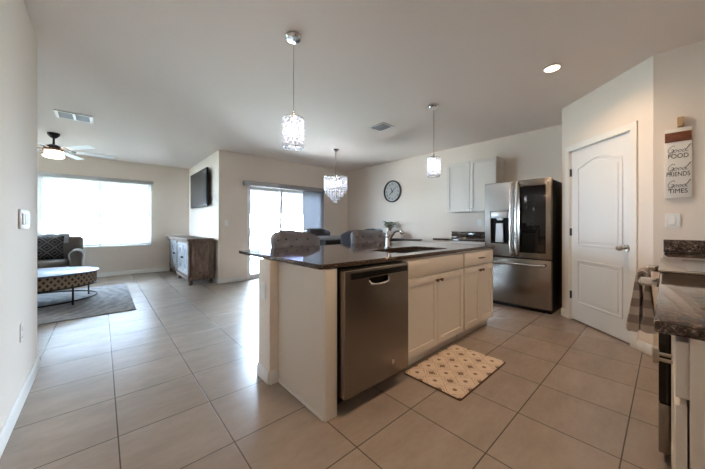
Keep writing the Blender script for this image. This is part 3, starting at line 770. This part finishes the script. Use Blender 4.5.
for i in range(4):
    a = i * PI / 2 + .4
    MB().ball((.10 * math.cos(a), .10 * math.sin(a), -.66), .022, .022, .045).build('bulb', M['bulb'], ch)

# ------------------------------------------------------------------ dining set
O = (3.38, 4.30, 0)
dt = thing('dining_table', 'dark square counter-height dining table under the chandelier', 'table', O)
MB(O).box((2.62, 3.58, .872), (4.14, 5.02, .912), .006).build('tabletop', M['dark_wood'], dt)
MB(O).prism(rect(2.70, 4.06, 3.66, 4.94), .79, .872, XY, [rect(2.725, 4.035, 3.685, 4.915)]).build('apron', M['dark_wood'], dt, smooth=False)
for x in (2.68, 4.0):
    for y in (3.64, 4.88): MB(O).box((x, y, 0), (x + .08, y + .08, .872), .005).build('leg', M['dark_wood'], dt)
def make_seat(name, label, cat, group, fab, loc, rotz):
    t = thing(name, label, cat, loc, rotz, group)
    MB().prism(rrect(-.25, .25, -.24, .22, .09, 6), .62, .70).build('seat', M[fab], t, bevel=.025)
    # barrel back wrapping the rear (+Y) of the seat, tufted inside
    A = R(78); nu, nv = 40, 16
    def side(inner):
        def f(u, v):
            a = PI / 2 + A - 2 * A * u
            tt = min(1, max(0, v)); edge = min(u, 1 - u)
            top = 1.07 - .085 * (1 - min(1, edge / .32)) ** 2
            z = .66 + (top - .66) * tt
            bul = (math.sin(u * PI * 5 + (PI / 2)) * math.sin(tt * PI * 4)) * .018
            thick = .034 * math.sqrt(max(0., 1 - max(0, (tt - .86) / .14) ** 2)) * math.sqrt(max(0., 1 - max(0, (.06 - edge) / .06) ** 2)) + .002
            r = .285 + (-(thick + bul * (1 if thick > .02 else 0)) if inner else thick) + .03 * (tt - .3)
            return (r * 1.03 * math.cos(a), r * math.sin(a) - .05, z)
        return f
    m = MB().grid(side(True), nu, nv).grid(side(False), nu, nv)
    bmesh.ops.remove_doubles(m.bm, verts=m.bm.verts[:], dist=.004)
    bmesh.ops.recalc_face_normals(m.bm, faces=m.bm.faces[:])
    b = m.build('backrest', M[fab], t, ang=80)
    proto = None
    for i in range(5):
        for j in range(3):
            u = (i + .5 * (j % 2) + .6) / 5.6; a = PI / 2 + A - 2 * A * u; z = .81 + j * .085; r = .250 + .009 * j
            if proto is None: bt = proto = MB().ball((0, 0, 0), .014, .014, .014, 8, 6).build('tuft_button', M['dark_fabric'], b)
            else: bt = proto.copy(); COL.objects.link(bt)
            bt.location = (r * 1.03 * math.cos(a), r * math.sin(a) - .05, z)
    for sx in (-1, 1):
        for sy in (-1, 1):
            MB().tube([(sx * .20, sy * .17 - .01, .625), (sx * .225, sy * .20 - .01, .0)], [.022, .015], 10).build('leg', M['dark_wood'], t)
    MB().tube([(-.21, -.19, .22), (.21, -.19, .22)], .011, 8).tube([(-.21, .17, .22), (.21, .17, .22)], .011, 8).tube([(-.21, -.19, .24), (-.21, .17, .24)], .011, 8).tube([(.21, -.19, .24), (.21, .17, .24)], .011, 8).build('footrest', M['dark_wood'], t)
    return t
st = make_seat('bar_stool', 'grey tufted barrel back stool behind the island in front of the patio door', 'bar stool', 'tufted stools at the island', 'chair_fabric', (1.63, 2.69, 0), R(8))
copy_tree(st, loc=(2.79, 2.69, 0), rotz=R(-8), label='grey tufted barrel back stool tucked behind the island sink and faucet')
dc = make_seat('dining_chair', 'charcoal dining chair at near side of table, behind the sink stool', 'chair', 'dark chairs around the dining table', 'dark_fabric', (3.16, 3.50, 0), R(180))
for loc, rz, lb in (((2.42, 4.1, 0), R(90), 'dark upholstered dining chair at the patio end of the table, behind the left stool'),
                    ((3.62, 5.16, 0), R(0), 'charcoal dining chair on far side of table against the patio wall'),
                    ((4.30, 4.3, 0), R(-90), 'dark dining chair at the clock wall end of the table')):
    copy_tree(dc, loc=loc, rotz=rz, label=lb)
# sideboard under the clock
O = (4.83, 4.23, 0)
sb = thing('console_table', 'dark narrow console table against the wall under the clock', 'console table', O)
MB(O).box((4.64, 3.42, .815), (5.01, 5.04, .85), .004).build('tabletop', M['dark_wood'], sb)
MB(O).box((4.67, 3.47, .70), (5.0, 4.99, .815)).build('apron', M['dark_wood'], sb, smooth=False)
MB(O).box((4.67, 3.47, .15), (5.0, 4.99, .18)).build('shelf', M['dark_wood'], sb, smooth=False)
for x in (4.66, 4.95):
    for y in (3.46, 4.95): MB(O).box((x, y, 0), (x + .05, y + .05, .815)).build('leg', M['dark_wood'], sb, smooth=False)
O = (4.82, 4.14, .85)
pl = thing('potted_plant', 'small leafy plant in white vase on the console below the clock', 'plant', O)
MB(O).lathe([(.0, .851), (.045, .851), (.062, .90), (.055, .97), (.036, 1.0), (.04, 1.02), (.03, 1.02), (.0, .99)], (4.82, 4.14, 0), 24).build('vase', M['ceramic'], pl)
lf = MB(O); stm = MB(O)
for i in range(44):
    a = random.uniform(0, 2 * PI); r = random.uniform(.02, .09); z = random.uniform(1.09, 1.215)
    p = Vector((4.82 + r * math.cos(a), 4.15 + r * math.sin(a) * 1.1, z))
    stm.tube([(4.82, 4.14, .99), tuple(p)], .003, 5)
    d = Vector((math.cos(a), math.sin(a), random.uniform(-.2, .5))).normalized(); s = d.cross(Vector((0, 0, 1))).normalized()
    L = random.uniform(.09, .13)
    def leaf(u, v, p=p, d=d, s=s, L=L): return p + d * (u * L) + s * ((v - .5) * .085 * math.sin(PI * min(.98, max(.04, u)))) + Vector((0, 0, -.02 * u * u + .006 * abs(v - .5)))
    lf.grid(leaf, 5, 2)
lf.build('foliage', M['leaf'], pl, solid=.0015); stm.build('stems', M['leaf_dry'], pl)

# clock
O = (XC, 4.235, 1.925)
ck = thing('wall_clock', 'round wall clock with dark rim high on the dining wall', 'clock', O)
cx = XC - .001
MB(O).lathe([(.224, -.012), (.224, -.03), (.237, -.040), (.25, -.035), (.25, 0), (.224, 0)], (cx, 4.235, 1.925), 48, 'X').build('rim', M['clock_rim'], ck)
MB(O).lathe([(.0, -.014), (.226, -.014), (.226, -.002), (0, -.002)], (cx, 4.235, 1.925), 48, 'X').build('dial', M['clock_face'], ck, smooth=False)
def text_mesh(body, size, space=1.0):
    c = bpy.data.curves.new('text', 'FONT'); c.body = body; c.size = size; c.align_x = 'CENTER'; c.align_y = 'CENTER'; c.extrude = .001; c.space_character = space
    o = bpy.data.objects.new('text', c); COL.objects.link(o)
    dg = bpy.context.evaluated_depsgraph_get(); me = bpy.data.meshes.new_from_object(o.evaluated_get(dg))
    bpy.data.objects.remove(o); return me
def add_text(m, body, size, frame, rot=0., sx=1., space=1.):
    me = text_mesh(body, size, space); t = bmesh.new(); t.from_mesh(me); bpy.data.meshes.remove(me)
    for v in t.verts:
        x, y = v.co.x * sx, v.co.y
        x, y = x * math.cos(rot) - y * math.sin(rot), x * math.sin(rot) + y * math.cos(rot)
        v.co = Vector(frame(x, y, v.co.z)) - m.o
    m._merge(t); return m
nm = MB(O)
for i, s in enumerate(('XII', 'I', 'II', 'III', 'IIII', 'V', 'VI', 'VII', 'VIII', 'IX', 'X', 'XI')):
    a = i * PI / 6; cu, cv = .172 * math.sin(a), .172 * math.cos(a)
    add_text(nm, s, .066, lambda x, y, z, cu=cu, cv=cv: (cx - .016 - z, 4.235 - (cu + x), 1.925 + cv + y), -a, .75)
nm.build('numerals', M['ink'], ck, smooth=False)
hm = MB(O)
for ang, l0, l1, wd in ((R(47), -.11, .175, .010), (R(-25), -.03, .115, .013)):
    d = Vector((0, -math.sin(ang), math.cos(ang))); c0 = Vector((cx - .020, 4.235, 1.925)); s = Vector((0, math.cos(ang), math.sin(ang)))
    f = lambda u, v, w, d=d, s=s, c0=c0: tuple(c0 + d * u + s * v + Vector((-w, 0, 0)))
    h = MB(O).prism([(l0, -wd * .8), (l1, -wd * .25), (l1, wd * .25), (l0, wd * .8)], 0, .003, f); h.lathe([(0, -.024), (.014, -.024), (.014, -.016)], (cx, 4.235, 1.925), 16, 'X')
    h.build('hand', M['ink'], ck)

# ------------------------------------------------------------------ sign
O = (XS, -.058, 1.37)
sg = thing('wall_sign', 'narrow white wooden sign with script lettering on the right wall', 'sign', O)
sx0 = XS - .002
MB(O).box((XS - .020, -.132, 1.372), (sx0, .014, 1.945), .002).build('board', M['sign_board'], sg)
MB(O).box((XS - .026, -.132, 1.835), (XS - .020, .014, 1.915), .001).build('wood_band', M['sign_wood'], sg)
SF = lambda x, y, z: (XS - .0205 - z, -.059 - x, y)
for body, z in (('FOOD', 1.715), ('FRIENDS', 1.565), ('TIMES', 1.425)):
    add_text(MB(O), body, .052, lambda x, y, zz, z=z: SF(x, y + z, zz), 0, .78 if body != 'FRIENDS' else .66).build('printed_word', M['ink'], sg, smooth=False)
GOOD = [[(.30, .80), (.22, .98), (.06, .80), (.0, .42), (.10, .10), (.26, .20), (.31, .46), (.17, .46)],
        [(.17, .46), (.31, .46), (.33, .0), (.22, -.35), (.12, -.15), (.34, .20), (.44, .42), (.52, .36), (.52, .14), (.43, .08), (.37, .24), (.44, .42), (.60, .30), (.68, .42), (.76, .34), (.75, .14), (.66, .08), (.61, .24), (.68, .42), (.84, .28), (.92, .40), (1.0, .32), (.98, .14), (.89, .08), (.84, .24), (.92, .40), (1.04, .50), (1.14, 1.0), (1.10, .95), (1.02, .40), (1.06, .10), (1.16, .16)]]
for z in (1.765, 1.615, 1.475):
    sc_ = MB(O)
    for s in GOOD:
        P = [Vector(SF((x - .58) * .098 + .018 * (y - .3), z - .022 + y * .062, .0004)) for x, y in s]
        sc_.tube(smooth_path(P, 4), .0013, 6)
    sc_.build('script_word', M['ink'], sg)
tag(MB((XS, -.075, 2.0)).box((XS - .035, -.092, 1.955), (XS - .002, -.055, 2.035), .003).cyl((XS - .035, -.0735, 1.97), (XS - .045, -.0735, 1.97), .005, n=10).build('wooden_hook', M['tan_wood'], loc=(XS, -.075, 2.0)), 'small pale wooden block hook holding the sign from above', 'hook')

# ------------------------------------------------------------------ living room
O = (-1.2, 5.9, 0)
tag(MB(O).box((-2.75, 4.78, .001), (.35, 7.0, .012), .003).build('area_rug', M['rug'], loc=O), 'blue grey swirl patterned area rug under the coffee table', 'rug')
O = (-.75, 6.03, .012)
ct = thing('coffee_table', 'oval coffee table with carved wooden drum on black metal frame', 'coffee table', O)
def oval_ring(m):
    for v in m.bm.verts: v.co.x *= .945; v.co.y *= .765
    return m
oval_ring(MB().lathe([(0, .425), (.755, .425), (.765, .432), (.765, .444), (.755, .45), (0, .45)], (0, 0, 0), 64)).build('tabletop', M['slate'], ct)
oval_ring(MB().lathe([(.70, .26), (.735, .26), (.735, .425), (.70, .425), (.70, .26)], (0, 0, 0), 64)).build('drum', M['carved'], ct)
oval_ring(MB().tube([(.735 * math.cos(t * PI / 32), .735 * math.sin(t * PI / 32), .25) for t in range(64)], .011, 8, True)).build('upper_ring', M['iron'], ct)
oval_ring(MB().tube([(.735 * math.cos(t * PI / 32), .735 * math.sin(t * PI / 32), .055) for t in range(64)], .011, 8, True)).build('lower_ring', M['iron'], ct)
for a in (-50, 32, 100, 155, 205, 255):
    x, y = .695 * math.cos(R(a)), .562 * math.sin(R(a)); MB().box((x - .011, y - .011, 0), (x + .011, y + .011, .26), .002).build('leg', M['iron'], ct)
# armchair
O = (-.82, 7.66, 0)
ac = thing('armchair', 'taupe upholstered armchair with rolled arms below the living room window', 'armchair', O)
MB(O).box((-1.30, 7.22, .08), (-.34, 8.12, .34), .03).build('base', M['arm_fabric'], ac)
MB(O).box((-1.16, 7.17, .33), (-.48, 7.86, .50), .06, 4).build('seat_cushion', M['arm_fabric'], ac)
MB(O).box((-1.24, 7.78, .30), (-.28, 8.16, .92), .07, 4).build('backrest', M['arm_fabric'], ac)
for x0 in (-1.38, -.46):
    m = MB(O).prism([(x0 + .02, .10), (x0 + .19, .10), (x0 + .19, .50)] + [(x0 + .105 + .10 * math.cos(R(t)), .585 + .105 * math.sin(R(t))) for t in range(-20, 201, 20)] + [(x0 + .02, .50)], 7.19, 8.06, XZ)
    m.build('arm', M['arm_fabric'], ac, bevel=.025)
for x in (-1.28, -.36):
    for y in (7.25, 8.06): MB(O).cyl((x, y, 0), (x, y, .09), .022, .03, 12).build('leg', M['dark_wood'], ac)
def pillow(name, label, cat, m, loc, w, h, t, rx, rz=0):
    def f(sg):
        def g(u, v):
            a, b = 2 * u - 1, 2 * v - 1
            e = max(0., (1 - a * a)) ** .45 * max(0., (1 - b * b)) ** .45
            s = 1 - .05 * (1 - abs(a)) * abs(b); q = 1 - .05 * (1 - abs(b)) * abs(a)
            return (a * w / 2 * q, sg * t / 2 * e, b * h / 2 * s)
        return g
    b = MB().grid(f(1), 16, 16).grid(f(-1), 16, 16); bmesh.ops.remove_doubles(b.bm, verts=b.bm.verts[:], dist=.001); bmesh.ops.recalc_face_normals(b.bm, faces=b.bm.faces[:])
    o = b.build(name, m, loc=loc, ang=80); o.rotation_euler = (rx, 0, rz); return tag(o, label, cat)
pillow('throw_pillow', 'large black and white diamond patterned pillow leaning on the armchair back', 'pillow', M['cushion'], (-.84, 7.60, .725), .62, .44, .17, R(-12))
O = (-.82, 7.97, .93)
def throw(u, v):
    x = -1.16 + u * .68; wv = .008 * math.sin(u * 23) + .006 * math.sin(v * 9 + u * 5)
    s = v * .62
    if s < .16: return (x, 7.762 + wv * .4, .80 + s)
    if s < .46: q = (s - .16) / .30; return (x, 7.76 + .40 * q, .955 + .022 * math.sin(q * PI) + wv)
    return (x, 8.175 + wv * .3, .955 - (s - .46))
tag(MB(O).grid(throw, 40, 30).build('throw_blanket', M['throw'], loc=O, solid=.014), 'light grey knit throw blanket folded over the armchair back', 'blanket')
# console cabinet under the television
O = (1.46, 7.05, 0)
cs = thing('sideboard', 'weathered wood sideboard with whitewashed doors under the television', 'sideboard', O)
x1 = XTV - .045
MB(O).box((1.27, 5.99, .13), (x1, 8.20, .84)).box((1.225, 6.02, .13), (1.27, 7.06, .84)).build('carcass', M['weathered'], cs, smooth=False)
MB(O).box((1.185, 5.965, .845), (x1 + .005, 8.22, .885), .008).box((1.205, 5.975, .815), (x1, 8.21, .845), .006).build('top', M['weathered'], cs)
MB(O).box((1.205, 5.98, .10), (x1, 7.08, .165), .006).box((1.25, 7.08, .10), (x1, 8.21, .165), .006).build('plinth', M['weathered'], cs)
sp = MB(O).prism(rect(1.29, x1 - .03, .20, .78), 5.975, 5.99, XZ, [rect(1.34, x1 - .08, .25, .66)]).build('side_panel', M['weathered'], cs, smooth=False)
for y0, y1, xf in ((6.07, 6.53, 1.215), (6.55, 7.01, 1.215), (7.13, 7.62, 1.26), (7.64, 8.13, 1.26)):
    d = shaker(MB(O), y0, y1, .19, .79, xf, .02, .05, -1, YZ).build('door', M['whitewash'], cs, bevel=.002)
    ov = oval((y0 + y1) / 2, .49, .10, .20, 32); ov2 = oval((y0 + y1) / 2, .49, .085, .185, 32)
    MB(O).prism(ov, xf + .002, xf + .010, YZ, [ov2]).build('fretwork', M['teal'], d, smooth=False)
    MB(O).lathe([(0, -.02), (.016, -.02), (.018, 0)], (xf, (y0 + y1) / 2 + .19 * (1 if y0 in (6.07, 7.13) else -1), .50), 14, 'X').build('ring_pull', M['iron'], d)
for y in (6.0, 7.04, 7.10, 8.17):
    xx = 1.222 if y < 7.08 else 1.265
    MB(O).lathe([(.028, .165), (.034, .20), (.024, .24), (.024, .74), (.034, .78), (.028, .815)], (xx + .01, y + .02, 0), 14).build('pilaster', M['weathered'], cs)
for y in (6.03, 7.02, 8.15):
    for x in (1.255, x1 - .05): MB(O).lathe([(.02, 0), (.036, .012), (.042, .045), (.03, .08), (.038, .10)], (x + (.03 if y > 7.1 and x < 1.4 else 0), y, 0), 16).build('foot', M['weathered'], cs)
# television
O = (1.64, 7.0, 1.55)
tv = thing('television', 'flat black television mounted on the wall above the sideboard', 'television', O)
MB(O).box((1.605, 6.30, 1.548), (1.645, 7.70, 2.342), .006).build('casing', M['black'], tv)
MB(O).box((1.603, 6.315, 1.565), (1.606, 7.685, 2.328)).build('screen', M['screen'], tv, smooth=False)
MB(O).box((1.645, 6.8, 1.80), (XTV - .001, 7.2, 2.1)).build('wall_mount', M['iron'], tv, smooth=False)
# ceiling fan
fn = thing('ceiling_fan', 'six blade ceiling fan with white blades and lit glass in living room', 'ceiling fan', (-.575, 6.56, H))
MB().lathe([(0, -.001), (.075, -.001), (.07, -.035), (.035, -.075), (.02, -.085), (0, -.085)], (0, 0, 0), 28).build('canopy', M['fan_bronze'], fn)
MB().cyl((0, 0, -.08), (0, 0, -.20), .014, n=12).build('downrod', M['fan_bronze'], fn)
MB().lathe([(0, -.13), (.04, -.135), (.10, -.165), (.115, -.19), (.115, -.205), (0, -.205)], (0, 0, -.05), 32).build('motor_housing', M['fan_bronze'], fn)
MB().lathe([(0, -.205), (.12, -.205), (.125, -.215), (.125, -.235), (.118, -.24), (0, -.24)], (0, 0, -.05), 32).build('wood_ring', M['fan_wood'], fn)
lg = MB().lathe([(0, -.24), (.115, -.24), (.115, -.305), (.125, -.31), (.125, -.325), (.10, -.34), (0, -.345)], (0, 0, -.05), 32).build('light_glass', M['fan_glass'], fn)
cg = MB((0, 0, .05))
for i in range(6): a = R(30 + 60 * i); cg.box((.119 * math.cos(a) - .006, .119 * math.sin(a) - .006, -.31), (.119 * math.cos(a) + .006, .119 * math.sin(a) + .006, -.238))
cg.tube([(.122 * math.cos(t * PI / 16), .122 * math.sin(t * PI / 16), -.305) for t in range(32)], .006, 6, True)
cg.build('light_cage', M['fan_bronze'], lg)
for i in range(6):
    a = R(8 + 60 * i); ca, sa = math.cos(a), math.sin(a); pit = R(-12)
    def ff(u, v, w, ca=ca, sa=sa): 
        z = -.262 + v * math.sin(pit) + w; vv = v * math.cos(pit); return (u * ca - vv * sa, u * sa + vv * ca, z)
    arm = MB().prism([(.10, -.018), (.26, -.03), (.26, .03), (.10, .018)], -.004, .003, ff).build('blade_arm', M['fan_bronze'], fn)
    MB().prism([(.20, -.045), (.74, -.062), (.755, -.05), (.755, .05), (.74, .062), (.20, .045)], .003, .010, ff).build('blade', M['fan_blade'], fn, bevel=.002)
